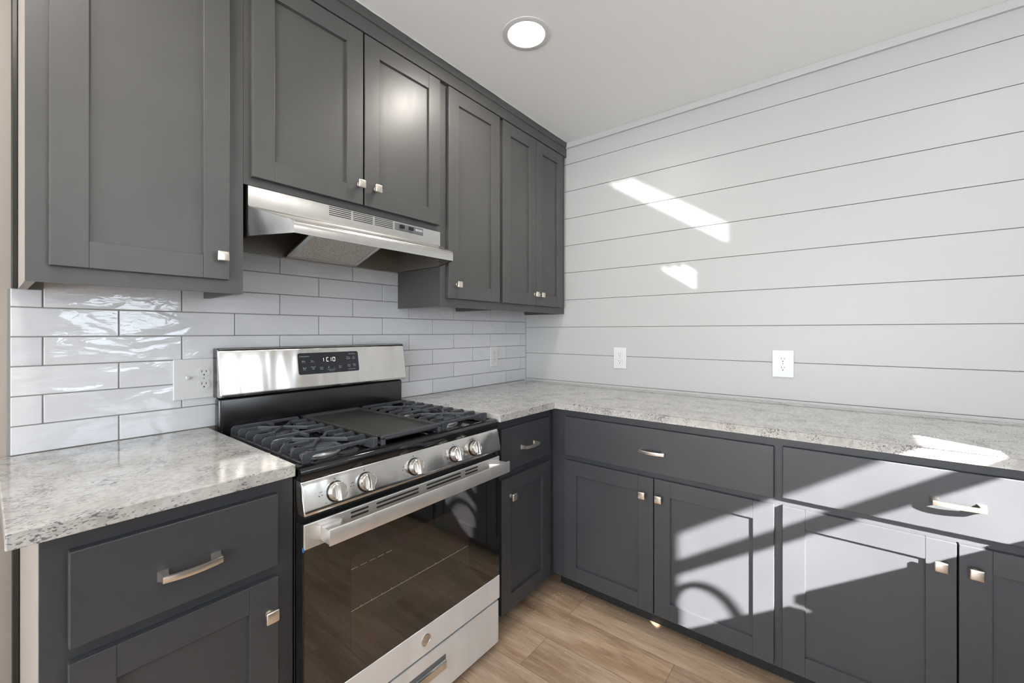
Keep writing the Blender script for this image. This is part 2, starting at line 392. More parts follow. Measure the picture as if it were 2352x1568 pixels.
# shiplap wall: boards separated by fine grooves
SZ = [2.3048 - k * 0.1723 for k in range(14)]
mb = MB().box(0.010, 0.10, YF, 0.010, 0, H, mat=1)
tops = [H] + SZ; g = 0.0012
for zt, zb in zip(tops, SZ + [0.0]):
    if zb < 0: zb = 0.0
    if zt <= zb + 0.01: continue
    mb.box(0.0, 0.0105, YF, 0.0, zb + (g if zb > 0 else 0), zt - g, bev=0.0009, seg=1)
    if zb == 0.0: break
struct('wall_right', mb, [M['white'], M['gap']])
mb = MB().box(-0.014, 0.0, YF, 0.0, 2.404, H, bev=0.002); struct('trim_1', mb, M['trimw'])

# window wall (behind the camera) with the kitchen window; unseen overhang added to cut the sunbeam
WX0, WX1, WZ0, WZ1 = -1.915, -1.205, 1.235, 2.09
mb = MB()
mb.box(XE, WX0, YF - 0.12, YF, 0, H); mb.box(WX1, 0.0, YF - 0.12, YF, 0, H)
mb.box(WX0, WX1, YF - 0.12, YF, 0, WZ0); mb.box(WX0, WX1, YF - 0.12, YF, WZ1, H)
mb.box(XE, 1.5, -3.65, YF - 0.12, 2.085, 2.30)
struct('wall_front', mb, M['frontw'])
mb = MB()
for a in [(WX0, WX0 + 0.045, WZ0, WZ1), (WX1 - 0.045, WX1, WZ0, WZ1), (WX0 + 0.045, WX1 - 0.045, WZ0, WZ0 + 0.05), (WX0 + 0.045, WX1 - 0.045, WZ1 - 0.04, WZ1)]:
    mb.box(a[0], a[1], YF - 0.07, YF - 0.03, a[2], a[3])
mb.box(WX0 + 0.045, WX1 - 0.045, YF - 0.055, YF - 0.025, 1.566, 1.608)
struct('window_1', mb, M['vinylw'])
# far end wall with a wide glazed opening, added unseen to let in fill light
mb = MB()
mb.box(XE - 0.10, XE, YF, 0.01, 2.42, H); mb.box(XE - 0.10, XE, YF, -2.85, 0, 2.42); mb.box(XE - 0.10, XE, -0.25, 0.01, 0, 2.42); mb.box(XE - 0.10, XE, -2.85, -0.25, 0, 0.25)
struct('wall_back', mb, M['beige'])
mb = MB()
for y in (-2.85, -1.58, -0.30): mb.box(XE - 0.07, XE - 0.03, y, y + 0.05, 0.25, 2.42)
mb.box(XE - 0.07, XE - 0.03, -2.80, -0.30, 0.25, 0.30); mb.box(XE - 0.07, XE - 0.03, -2.80, -0.30, 2.37, 2.42)
struct('fill_window', mb, M['vinylw'])

# ------------------------------------------------------------------ tile backsplash
TT, TL, TX0 = 0.0793, 0.3072, -2.0583
XL = -2.2703
bs = thing('tile_backsplash', 'glossy grey subway tile backsplash in running bond behind the gas range', 'backsplash', (-1.14, 0.0, CT))
mb = MB().box(XL - 0.004, -0.0005, 0.0018, 0.0095, CT + 0.0003, 1.3545).box(-2.25, -0.0005, 0.0018, 0.0095, 1.3545, CT + 8 * TT + 0.002); mb.build('grout', M['grout'], bs)
mb = MB(); bm = mb.bm; rnd = random.Random(3)
cl = bm.loops.layers.float_color.new('tint')
g = 0.0014
for r_ in range(8):
    z0 = CT + (r_ * TT if r_ else -0.0) - (0.003 if r_ else 0) + g; z1 = CT + (r_ + 1) * TT - 0.003 - g
    x = TX0 - 2 * TL - (0.5 * TL if r_ % 2 else 0)
    while x < 0.0:
        a, b2 = max(x, XL) + g, min(x + TL, 0.0) - g
        x += TL
        if r_ >= 6: a = max(a, -2.25)
        if b2 - a < 0.012: continue
        before = set(bm.faces)
        nv0 = len(bm.verts)
        mb.box(a, b2, 0.0, 0.006, z0, min(z1, 1.356) if (r_ == 5 and a < -2.26) else z1, bev=0.0016, seg=2)
        t = rnd.random(); tx, tz = rnd.uniform(-0.003, 0.003), rnd.uniform(-0.006, 0.006)
        cxx, czz = (a + b2) / 2, (z0 + z1) / 2
        vs = set()
        for f in bm.faces:
            if f not in before:
                for l in f.loops: l[cl] = (t, t, t, 1)
                vs |= set(f.verts)
        for v in vs: v.co.y += (v.co.x - cxx) * tx + (v.co.z - czz) * tz * 2
mb.build('tiles', M['tile'], bs)

# ------------------------------------------------------------------ cabinet hardware
def knob_mb(x, z, yf):
    """square satin knob on a stem, front face at local -y of the door plane yf"""
    mb = MB()
    mb.cyl((x, yf - 0.0015, z), 0.009, 0.003, 'y', 20)
    mb.lathe((x, yf, z), [(0.0075, 0.0), (0.0055, 0.008), (0.0065, 0.015), (0.010, 0.019)], 'y', 20)
    bm = mb.bm; n0 = set(bm.verts)
    mb.box(x - 0.0145, x + 0.0145, yf - 0.027, yf - 0.0185, z - 0.0145, z + 0.0145, bev=0.0032, seg=3)
    return mb
def pull_mb(x, z, yf, w=0.104):
    mb = MB(); hw = w / 2
    for s_ in (-1, 1):
        X = x + s_ * (hw - 0.006)
        mb.prism([(X - 0.009, 0), (X + 0.009, 0), (X + 0.0055, 1), (X - 0.0055, 1)], 'y', 0, 1) if False else None
        # flared foot
        bm = mb.bm
        prof = [(0.0, 0.0095, 0.0100), (0.004, 0.0080, 0.0090), (0.013, 0.0058, 0.0072), (0.026, 0.0056, 0.0064)]
        rings = []
        for d, hx, hz in prof:
            rings.append([bm.verts.new((X + u * hx, yf - d, z + v * hz)) for u, v in ((-1, -1), (1, -1), (1, 1), (-1, 1))])
        for a, b2 in zip(rings, rings[1:]):
            for k in range(4): bm.faces.new((a[k], a[(k + 1) % 4], b2[(k + 1) % 4], b2[k]))
        bm.faces.new(rings[0]); bm.faces.new(rings[-1])
    pts = []
    for i in range(13):
        u = -1 + 2 * i / 12
        pts.append((x + u * hw, yf - 0.0235 - 0.008 * (1 - u * u), z))
    bm = mb.bm; rings = []
    for p in pts:
        rings.append([bm.verts.new((p[0], p[1] + dy, p[2] + dz)) for dy, dz in ((-0.0025, -0.0060), (-0.0034, 0.0), (-0.0025, 0.0060), (0.0025, 0.0066), (0.0025, -0.0066))])
    for a, b2 in zip(rings, rings[1:]):
        for k in range(5): bm.faces.new((a[k], a[(k + 1) % 5], b2[(k + 1) % 5], b2[k]))
    bm.faces.new(rings[0]); bm.faces.new(rings[-1])
    return mb
def shaker_mb(x0, x1, z0, z1, yf, rail=0.0635, t=0.019, rec=0.0095):
    """door with front face at yf (local, -y is outward)"""
    mb = MB(); bm = mb.bm
    e = 0.0012
    mb.box(x0 + rail - 0.004, x1 - rail + 0.004, yf + rec, yf + t - 0.002, z0 + rail - 0.004, z1 - rail + 0.004)
    mb.box(x0, x0 + rail, yf, yf + t, z0, z1, bev=e, seg=2); mb.box(x1 - rail, x1, yf, yf + t, z0, z1, bev=e, seg=2)
    mb.box(x0 + rail, x1 - rail, yf + 0.0002, yf + t, z0, z0 + rail, bev=0.0007, seg=1); mb.box(x0 + rail, x1 - rail, yf + 0.0002, yf + t, z1 - rail, z1, bev=0.0007, seg=1)
    # fine inner bead between frame and panel
    for (a, b2, c, d) in ((x0 + rail, x0 + rail + 0.002, z0 + rail, z1 - rail), (x1 - rail - 0.002, x1 - rail, z0 + rail, z1 - rail), (x0 + rail, x1 - rail, z0 + rail, z0 + rail + 0.002), (x0 + rail, x1 - rail, z1 - rail - 0.002, z1 - rail)):
        mb.box(a, b2, yf + 0.0060, yf + t - 0.003, c, d)
    return mb
def slab_mb(x0, x1, z0, z1, yf, t=0.019):
    return MB().box(x0, x1, yf, yf + t, z0, z1, bev=0.0022, seg=2)

def cabinet(name, label, cat, loc, rz, width, z0, z1, depth, doors, drawers, mat, toe=None, group=None, box_z0=None, side_mats=(None, None), fr=0.019, stile=(0.04, 0.04), mid=None):
    """local frame: x to the right 0..width, y=0 the wall, front frame at -depth"""
    root = thing(name, label, cat, loc, rz, group)
    bz = z0 if box_z0 is None else box_z0
    mb = MB()
    D = -depth
    for xa, xb, k in ((0.0, 0.016, 0), (width - 0.016, width, 1)):
        mb.box(xa, xb, D + fr, -0.001, z0, z1, mat=2 if side_mats[k] else 0)
    mb.box(0.016, width - 0.016, D + fr, -0.001, bz + (0.02 if toe is None else 0), bz + (0.036 if toe is None else 0.016), mat=1)
    mb.box(0.016, width - 0.016, D + fr, -0.001, z1 - 0.016, z1, mat=1)
    mb.box(0.016, width - 0.016, -0.010, -0.001, bz + 0.016, z1 - 0.016, mat=1)
    sm = next((s_ for s_ in side_mats if s_), mat)
    mb.build('carcass', [mat, M['cab_in'], sm], root, world=False)
    # face frame: stiles and rails around the door and drawer openings
    mb = MB()
    mb.box(0, stile[0], D, D + fr, z0, z1); mb.box(width - stile[1], width, D, D + fr, z0, z1)
    ops = sorted([d[2] for d in doors] + [d[2] for d in drawers]); tops_ = [d[3] for d in doors] + [d[3] for d in drawers]
    mb.box(stile[0], width - stile[1], D, D + fr, z0, min(ops) + 0.012)
    mb.box(stile[0], width - stile[1], D, D + fr, max(tops_) - 0.012, z1)
    if drawers and doors:
        mb.box(stile[0], width - stile[1], D, D + fr, max(d[3] for d in doors) - 0.012, min(d[2] for d in drawers) + 0.012)
    if mid:
        mb.box(mid[0], mid[1], D, D + fr, min(ops) + 0.012, max(d[3] for d in doors) - 0.012)
    mb.build('face_frame', mat, root, world=False)
    if toe:
        MB().box(0, width, D + 0.080, D + 0.095, 0.0, toe).build('toe_kick', M['toe'], root, world=False)
    for (xa, xb, za, zb, kx, kz) in doors:
        d = shaker_mb(xa, xb, za, zb, D - 0.0195).build('door', mat, root, world=False)
        knob_mb(kx, kz, D - 0.0195).build('knob', M['nickel'], d, world=False, smooth=True)
    for (xa, xb, za, zb, kx, kz) in drawers:
        d = slab_mb(xa, xb, za, zb, D - 0.0195).build('drawer', mat, root, world=False)
        if kx is not None: pull_mb(kx, kz, D - 0.0195).build('handle', M['nickel'], d, world=False, smooth=True, sharp=50)
    return root

C = M['cab']; CB = M['cab_cool_light']
# upper cabinets on the range wall; local x = world x - x0
def lx(x0, *d): return [tuple([a - x0, b_ - x0, c, e, k - x0, z]) for a, b_, c, e, k, z in d]
x0 = -2.2565
cabinet('wall_cabinet', 'charcoal wall cabinet with one wide door, leftmost, over the left counter', 'cabinet', (x0, 0, 0), 0, 0.427, 1.355, 2.400, 0.305,
        lx(x0, (-2.2221, -1.8701, 1.392, 2.345, -1.8928, 1.455)), [], C, side_mats=('b', None) and (M['beige'], None), box_z0=1.365)
x0 = -1.8288
cabinet('wall_cabinet', 'short charcoal wall cabinet with two doors mounted above the range hood', 'cabinet', (x0, 0, 0), 0, 0.7778, 1.686, 2.400, 0.305,
        lx(x0, (-1.8109, -1.442, 1.7095, 2.345, -1.4596, 1.779), (-1.4348, -1.0662, 1.7095, 2.345, -1.3907, 1.779)), [], C, stile=(0.03, 0.03))
x0 = -1.0510
cabinet('wall_cabinet', 'tall charcoal wall cabinet with a single narrow door just right of the range hood', 'cabinet', (x0, 0, 0), 0, 0.404, 1.355, 2.400, 0.305,
        lx(x0, (-1.0146, -0.6607, 1.393, 2.345, -0.9662, 1.4565)), [], C, stile=(0.05, 0.03), box_z0=1.365)
x0 = -0.6470
cabinet('wall_cabinet', 'tall charcoal wall cabinet with two narrow doors, nearest the shiplap wall', 'cabinet', (x0, 0, 0), 0, 0.6450, 1.355, 2.400, 0.305,
        lx(x0, (-0.6327, -0.3370, 1.393, 2.345, -0.3530, 1.4545), (-0.3330, -0.0458, 1.393, 2.345, -0.2950, 1.4545)), [], C, stile=(0.03, 0.05), box_z0=1.365)
# crown along the top
cr = thing('crown_molding', 'charcoal crown molding running along the top of the wall cabinets at the ceiling', 'molding', (-1.13, -0.32, 2.352))
mb = MB(); mb.box(-2.262, -0.002, -0.3235, -0.3052, 2.352, 2.405, bev=0.0015)
mb.box(-2.262, -0.002, -0.3052, -0.02, 2.4005, 2.405)
mb.build('frieze_board', C, cr)
MB().prism([(-0.3052, 2.405), (-0.326, 2.405), (-0.330, 2.409), (-0.3305, 2.426), (-0.334, 2.4375), (-0.3052, 2.4375)], 'x', -2.266, -0.0145, bev=0.0008).build('crown_strip', C, cr)
mb = MB(); mb.tube([(-2.266 + 2.25 * k / 60, -0.3355 + rnd.uniform(-0.0006, 0.0006), 2.4362) for k in range(61)], [0.0016 + rnd.uniform(-0.0006, 0.0007) for k in range(61)], 6); mb.build('caulk_bead', M['plate'], cr)
# dark scribe strips where cabinet sides meet the wall
tag(MB().box(-2.268, -2.2568, -0.022, 0.009, 1.357, 2.400, bev=0.002).build('scribe_strip', M['scribe']), 'narrow dark strip between leftmost wall cabinet side and beige wall', 'trim')
tag(MB().box(-2.267, -2.2545, -0.022, 0.009, 0.0, 0.883, bev=0.002).build('scribe_strip', M['scribe']), 'narrow dark strip between left base cabinet side and beige wall', 'trim')

# base cabinets
CB_TOP = 0.8835
x0 = -2.2533
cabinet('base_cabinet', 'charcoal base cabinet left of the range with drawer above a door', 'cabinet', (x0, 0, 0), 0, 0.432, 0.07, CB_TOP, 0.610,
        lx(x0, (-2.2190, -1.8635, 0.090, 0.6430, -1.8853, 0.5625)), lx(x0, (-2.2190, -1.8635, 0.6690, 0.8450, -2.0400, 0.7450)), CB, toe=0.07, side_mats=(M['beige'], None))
x0 = -1.0500
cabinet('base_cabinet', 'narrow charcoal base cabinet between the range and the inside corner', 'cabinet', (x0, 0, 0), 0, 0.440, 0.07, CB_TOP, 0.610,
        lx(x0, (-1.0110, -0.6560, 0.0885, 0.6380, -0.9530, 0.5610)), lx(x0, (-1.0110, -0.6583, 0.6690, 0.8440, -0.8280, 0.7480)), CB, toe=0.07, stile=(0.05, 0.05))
# back run under the shiplap wall: local x -> world -y
def ly(y0, *d): return [tuple([y0 - a, y0 - b_, c, e, y0 - k, z]) for a, b_, c, e, k, z in d]
y0 = -0.6110
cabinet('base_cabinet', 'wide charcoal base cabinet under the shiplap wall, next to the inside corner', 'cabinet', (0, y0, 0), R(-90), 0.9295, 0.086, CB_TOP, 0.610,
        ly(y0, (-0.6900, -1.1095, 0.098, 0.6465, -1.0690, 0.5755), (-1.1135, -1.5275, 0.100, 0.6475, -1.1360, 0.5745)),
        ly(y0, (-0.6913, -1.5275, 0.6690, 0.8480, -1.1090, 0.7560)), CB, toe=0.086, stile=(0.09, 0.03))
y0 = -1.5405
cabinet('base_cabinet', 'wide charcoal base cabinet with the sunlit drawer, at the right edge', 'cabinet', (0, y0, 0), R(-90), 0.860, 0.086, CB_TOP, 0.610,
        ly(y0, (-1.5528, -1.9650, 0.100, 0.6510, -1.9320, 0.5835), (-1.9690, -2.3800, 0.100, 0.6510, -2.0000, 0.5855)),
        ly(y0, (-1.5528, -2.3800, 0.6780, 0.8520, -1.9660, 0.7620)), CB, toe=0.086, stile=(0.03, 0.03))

# ------------------------------------------------------------------ counters
def counter(name, label, poly, z0=0.8842, z1=CT):
    mb = MB(); mb.prism(poly, 'z', z0, z1, bev=0.0025)
    return tag(mb.build(name, M['granite']), label, 'countertop')
counter('countertop', 'short speckled granite countertop left of the range', [(-2.293, 0.0095), (-1.8335, 0.0095), (-1.8335, -0.655), (-2.293, -0.655)][::-1] if False else [(-2.293, -0.001), (-2.293, -0.655), (-1.8335, -0.655), (-1.8335, -0.001)])
counter('countertop', 'long speckled granite countertop running from the range around the corner below the shiplap wall',
        [(-1.0490, -0.001), (-1.0490, -0.655), (-0.655, -0.655), (-0.655, -2.41), (-1.167, -2.41), (-1.167, -2.86), (-1.93, -2.86), (-1.93, -2.41), (-2.35, -2.41), (-2.35, -3.055), (-0.004, -3.055), (-0.004, -0.001)])

# window-side run behind the camera: cabinets, sink and faucet that shape the sunlight
def plain_base(x0_, x1_, label):
    r_ = thing('base_cabinet', label, 'cabinet', (x0_, YF + 0.001, 0), 0)
    w = x1_ - x0_
    MB().box(x0_, x1_, YF + 0.001, -2.46, 0.07, CB_TOP).build('carcass', CB, r_)
    MB().box(x0_, x1_, YF + 0.02, -2.55, 0.0, 0.07).build('toe_kick', M['toe'], r_)
    mb = MB()
    d = shaker_mb(0.02, w - 0.02, 0.09, 0.85, 0.0); d.xf(Matrix.Translation((x1_, -2.44, 0)) @ Matrix.Rotation(R(180), 4, 'Z')); d.build('door', CB, r_)
plain_base(-1.160, -0.6300, 'charcoal base cabinet under the window-side counter, beside the shiplap end')
plain_base(-2.345, -1.945, 'charcoal base cabinet under the window-side counter, far from the shiplap wall')
sk = thing('apron_sink', 'white apron front sink set under the kitchen window', 'sink', (-1.55, -2.63, 0.0))
mb = MB(); mb.box(-1.925, -1.172, -2.435, -2.41, 0.62, 0.884, bev=0.006); mb.box(-1.925, -1.905, -2.84, -2.435, 0.66, 0.884); mb.box(-1.192, -1.172, -2.84, -2.435, 0.66, 0.884)
mb.box(-1.905, -1.192, -2.855, -2.835, 0.66, 0.884); mb.box(-1.905, -1.192, -2.835, -2.435, 0.66, 0.68); mb.build('basin', M['plate'], sk)
MB().box(-1.925, -1.172, -2.85, -2.44, 0.0, 0.655).build('sink_cabinet', CB, sk)
fc = thing('kitchen_faucet', 'tall gooseneck faucet arching over the sink', 'faucet', (-1.61, -2.95, CT + 0.0005))
arc = [(-1.61, -2.95, CT + 0.001), (-1.61, -2.95, CT + 0.12)]
for i in range(21):
    a = math.pi - math.pi * i / 20
    arc.append((-1.61, -2.8290 + 0.1210 * math.cos(a), 1.178 + 0.1210 * math.sin(a)))
arc.append((-1.61, -2.708, 1.10))
mb = MB(); mb.tube(arc, 0.0115, 14); mb.lathe((-1.61, -2.95, CT + 0.0005), [(0.027, 0), (0.027, 0.004), (0.017, 0.03), (0.015, 0.06)], 'z', 24); mb.build('spout', M['chrome'], fc, smooth=True)
mb = MB(); mb.tube([(-1.595, -2.95, CT + 0.07), (-1.55, -2.95, CT + 0.10)], 0.006, 10); mb.build('lever', M['chrome'], fc, smooth=True)

# ------------------------------------------------------------------ outlets
def outlet_face(mb_plate, mb_recept, mb_slot, x, z, y):
    """duplex pair centred at x,z on plane y (front towards -y)"""
    for dz in (0.0205, -0.0205):
        c = (x, z + dz)
        pts = []
        for k in range(24):
            a = 2 * math.pi * k / 24
            px, pz = 0.0172 * math.cos(a), 0.0172 * math.sin(a)
            pz = max(-0.0142, min(0.0142, pz)); pts.append((c[0] + px, c[1] + pz))
        mb_recept.prism(pts, 'y', y - 0.0022, y)
        for sx, hh in ((-0.0063, 0.0042), (0.0063, 0.0034)):
            mb_slot.box(c[0] + sx - 0.0010, c[0] + sx + 0.0010, y - 0.0024, y - 0.0005, c[1] + 0.0035 - hh, c[1] + 0.0035 + hh)
        mb_slot.cyl((c[0], y - 0.0014, c[1] - 0.0082), 0.0024, 0.002, 'y', 12)
    mb_slot.cyl((x, y - 0.0004, z), 0.0018, 0.001, 'y', 10)
def wall_outlet(label, loc, rz, w=0.074, h=0.120, group=None, dup=(0.0,), switch=None):
    r_ = thing('wall_outlet' , label, 'outlet', loc, rz, group)
    mb = MB(); mb.prism([(-w / 2, -h / 2), (w / 2, -h / 2), (w / 2, h / 2), (-w / 2, h / 2)], 'y', -0.0065, -0.0005, bev=0.0022); mb.build('cover_plate', M['plate'], r_, world=False)
    a, b_ = MB(), MB()
    for dx in dup: outlet_face(None, a, b_, dx, 0.0, -0.0062)
    rc = a.build('receptacle', M['plate'], r_, world=False); b_.build('slots', M['slot'], rc, world=False)
    if switch is not None:
        s1 = MB(); s1.box(switch - 0.0055, switch + 0.0055, -0.0072, -0.006, -0.0125, 0.0125); s1.box(switch - 0.0042, switch + 0.0042, -0.016, -0.006, 0.001, 0.010, bev=0.001)
        s1.cyl((switch, -0.0068, 0.030), 0.0022, 0.001, 'y', 10); s1.cyl((switch, -0.0068, -0.030), 0.0022, 0.001, 'y', 10)
        s1.build('toggle_switch', M['plate'], r_, world=False)
    return r_
wall_outlet('white duplex outlet on the shiplap wall, nearer the tiled corner', (-0.0002, -0.6870, 1.089), R(-90), 0.079, 0.124)
wall_outlet('larger white duplex outlet on the shiplap wall, farther right of the corner', (-0.0002, -1.4918, 1.093), R(-90), 0.086, 0.126)
wall_outlet('white duplex outlet on the grey tile right of the range', (-0.3380, -0.0003, 1.088), 0, 0.070, 0.124)
wall_outlet('white double plate with toggle switch and outlet on tile left of the range', (-1.8700, -0.0003, 1.0835), 0, 0.118, 0.134, dup=(0.024,), switch=-0.022)

# ------------------------------------------------------------------ range hood
hd = thing('range_hood', 'stainless steel under-cabinet range hood above the gas range', 'range hood', (-1.4375, -0.002, 1.53))
HL, HR = -1.8190, -1.0560; HLf, HRf = -1.7530, -1.1240
prof = [(-0.3060, 1.6850), (-0.3125, 1.6820), (-0.3125, 1.6260), (-0.3140, 1.6210), (-0.3200, 1.6165), (-0.4350, 1.5760), (-0.4480, 1.5735), (-0.4580, 1.5690), (-0.4640, 1.5610), (-0.4660, 1.5500), (-0.4660, 1.5300)]
def side_x(y, left):
    t = max(0.0, min(1.0, (-0.3125 - y) / (0.4660 - 0.3125)))
    return (HL + (HLf - HL) * t) if left else (HR + (HRf - HR) * t)
mb = MB(); bm = mb.bm
nx = 24
grid = []
for (y, z) in prof:
    xa, xb = side_x(y, True), side_x(y, False)
    grid.append([bm.verts.new((xa + (xb - xa) * k / nx, y, z)) for k in range(nx + 1)])
for a, b_ in zip(grid, grid[1:]):
    for k in range(nx): bm.faces.new((a[k], a[k + 1], b_[k + 1], b_[k]))
# sides: tapered front part plus straight back part
for left in (True, False):
    k = 0 if left else nx
    X = HL if left else HR
    back = [bm.verts.new((X, -0.003, 1.685)), bm.verts.new((X, -0.003, 1.530))]
    mid = bm.verts.new((X, -0.3125, 1.530))
    bm.faces.new([back[0]] + [grid[0][k], grid[1][k], grid[2][k]] + [mid, back[1]])
    bm.faces.new([grid[r][k] for r in range(2, len(prof))] + [mid])
bm.faces.new([grid[0][k] for k in range(nx + 1)] + [bm.verts.new((HR, -0.0031, 1.685)), bm.verts.new((HL, -0.0031, 1.685))])
o = mb.build('hood_shell', M['steelh'], hd, smooth=True, sharp=28)
# inner liner: dark sloping pan, back wall, lips
mb = MB(); bm = mb.bm
def quad(*p): return bm.faces.new([bm.verts.new(q) for q in p])
e = 0.004
quad((HL + e, -0.012, 1.531), (HR - e, -0.012, 1.531), (HR - e, -0.012, 1.66), (HL + e, -0.012, 1.66))
quad((HL + e, -0.012, 1.531), (HL + e, -0.31, 1.531), (HL + e, -0.31, 1.66), (HL + e, -0.012, 1.66))
quad((HR - e, -0.012, 1.531), (HR - e, -0.31, 1.531), (HR - e, -0.31, 1.66), (HR - e, -0.012, 1.66))
quad((HL + e, -0.31, 1.531), (HLf + e, -0.462, 1.531), (HLf + e, -0.462, 1.57), (HL + e, -0.31, 1.62))
quad((HR - e, -0.31, 1.531), (HRf - e, -0.462, 1.531), (HRf - e, -0.462, 1.57), (HR - e, -0.31, 1.62))
quad((HLf + e, -0.462, 1.531), (HRf - e, -0.462, 1.531), (HRf - e, -0.462, 1.566), (HLf + e, -0.462, 1.566))
quad((HL + e, -0.012, 1.64), (HR - e, -0.012, 1.64), (HR - e, -0.31, 1.612), (HL + e, -0.31, 1.612))
quad((HL + e, -0.31, 1.612), (HR - e, -0.31, 1.612), (HRf - e, -0.462, 1.562), (HLf + e, -0.462, 1.562))
mb.build('hood_liner', M['hooddark'], hd)
# rolled bottom edges
mb = MB()
mb.box(HL, HR, -0.008, -0.003, 1.526, 1.534)
mb.build('back_flange', M['steelh'], hd)
# filter slopes up towards the front
def slope_box(mb, x0_, x1_, t0, t1, off, th, mat=0):
    A = Vector((0, -0.030, 1.530)); B = Vector((0, -0.290, 1.612)); d = (B - A); n_ = Vector((0, d.z, -d.y)).normalized() * -1
    P0, P1 = A + d * t0, A + d * t1
    n_ = Vector((0, d.z, -d.y)).normalized()
    if n_.z > 0: n_ = -n_
    vs = []
    for x_ in (x0_, x1_):
        for Pp in (P0, P1):
            for k in (off, off + th): vs.append(mb.bm.verts.new((x_, Pp.y + n_.y * k, Pp.z + n_.z * k)))
    idx = [(0, 1, 3, 2), (4, 6, 7, 5), (0, 4, 5, 1), (2, 3, 7, 6), (0, 2, 6, 4), (1, 5, 7, 3)]
    for q in idx:
        f = mb.bm.faces.new([vs[k] for k in q]); f.material_index = mat
mb = MB(); slope_box(mb, -1.580, -1.300, 0.0, 1.0, -0.006, 0.004)
flt = mb.build('grease_filter', M['filter'], hd)
mb = MB()
slope_box(mb, -1.588, -1.572, 0, 1, -0.006, 0.007); slope_box(mb, -1.308, -1.292, 0, 1, -0.006, 0.007); slope_box(mb, -1.588, -1.292, -0.01, 0.035, -0.006, 0.007)
mb.build('filter_frame', M['steelh'], flt)
# vent slots
mb = MB()
for xa, xb in ((-1.5656, -1.4836), (-1.4750, -1.3941), (-1.3847, -1.3041)):
    for k in range(5):
        z = 1.6775 - k * 0.0068
        mb.box(xa, xb, -0.3133, -0.3120, z - 0.0013, z + 0.0013)
mb.build('vent_slots', M['slot'], hd)
# switch panel
sp = MB().box(-1.2945, -1.1520, -0.3138, -0.3120, 1.6490, 1.6780, bev=0.0008).build('switch_panel', M['hoodgrey'], hd)
for xx in (-1.2620, -1.2170):
    mb = MB(); mb.box(xx - 0.0105, xx + 0.0125, -0.3185, -0.3136, 1.6590, 1.6730, bev=0.0025); mb.build('rocker_switch', M['black'], sp)
mb = MB(); FM = lambda x, y, z: Matrix.Translation((x, y, z)) @ Matrix.Rotation(R(90), 4, 'X')
text_bm('BROAN', 0.0105, FM(-1.1745, -0.3141, 1.6660), mb.bm, bold=0.0004); mb.build('hood_lettering', M['plate'], sp)
mb = MB(); text_bm('OFF   LO   HI     OFF    ON', 0.0042, FM(-1.238, -0.3141, 1.6535), mb.bm)
mb.box(-1.290, -1.156, -0.3140, -0.3137, 1.6508, 1.6512); mb.build('switch_markings', M['slot'], sp)

# ------------------------------------------------------------------ gas range
RL, RR = -1.8190, -1.0570
rg = thing('gas_range', 'stainless steel freestanding gas range with black cooktop and five knobs', 'range', (-1.438, -0.33, 0.0))
mb = MB()
mb.box(RL, RR, -0.612, -0.030, 0.035, 0.880, bev=0.002)
mb.box(RL + 0.004, RR - 0.004, -0.640, -0.612, 0.120, 0.865)
for xx in (RL + 0.05, RR - 0.05):
    for yy in (-0.57, -0.08): mb.cyl((xx, yy, 0.0175), 0.017, 0.035, 'z', 16)
mb.build('body', M['black'], rg)
# cooktop pan with a raised rim and rounded front lip
mb = MB(); bm = mb.bm
mb.box(RL, RR, -0.622, -0.028, 0.862, 0.8840, bev=0.003)
mb.box(RL, RL + 0.020, -0.640, -0.028, 0.868, 0.8975, bev=0.006, seg=3); mb.box(RR - 0.020, RR, -0.640, -0.028, 0.868, 0.8975, bev=0.006, seg=3)
mb.prism([(-0.6150, 0.8650), (-0.6150, 0.8960), (-0.6200, 0.8985), (-0.6330, 0.8985), (-0.6430, 0.8955), (-0.6490, 0.8890), (-0.6500, 0.8800), (-0.6480, 0.8640)], 'x', RL, RR, bev=0.0015)
ck = mb.build('cooktop', M['black'], rg, smooth=True, sharp=40)
# backguard
mb = MB(); mb.box(RL + 0.004, RR - 0.004, -0.048, -0.004, 0.884, 1.012, bev=0.008, seg=3)
mb.box(RL + 0.03, RR - 0.20, -0.066, -0.046, 0.884, 0.893, bev=0.002)
mb.build('lower_backguard', M['bguard'], rg, smooth=True, sharp=40)
mb = MB()
pr = [(-0.004, 1.012), (-0.070, 1.0165), (-0.0765, 1.0195), (-0.0780, 1.0250), (-0.0535, 1.1760), (-0.0510, 1.1805), (-0.0460, 1.1835), (-0.004, 1.1835)]
mb.prism(pr, 'x', RL, RR, bev=0.0055)
bgd = mb.build('backguard', M['steel'], rg, smooth=True, sharp=45)
mb = MB(); mb.box(RL - 0.0004, RR + 0.0004, -0.046, -0.0035, 1.0135, 1.1850, bev=0.004); mb.build('backguard_cap', M['black'], bgd)
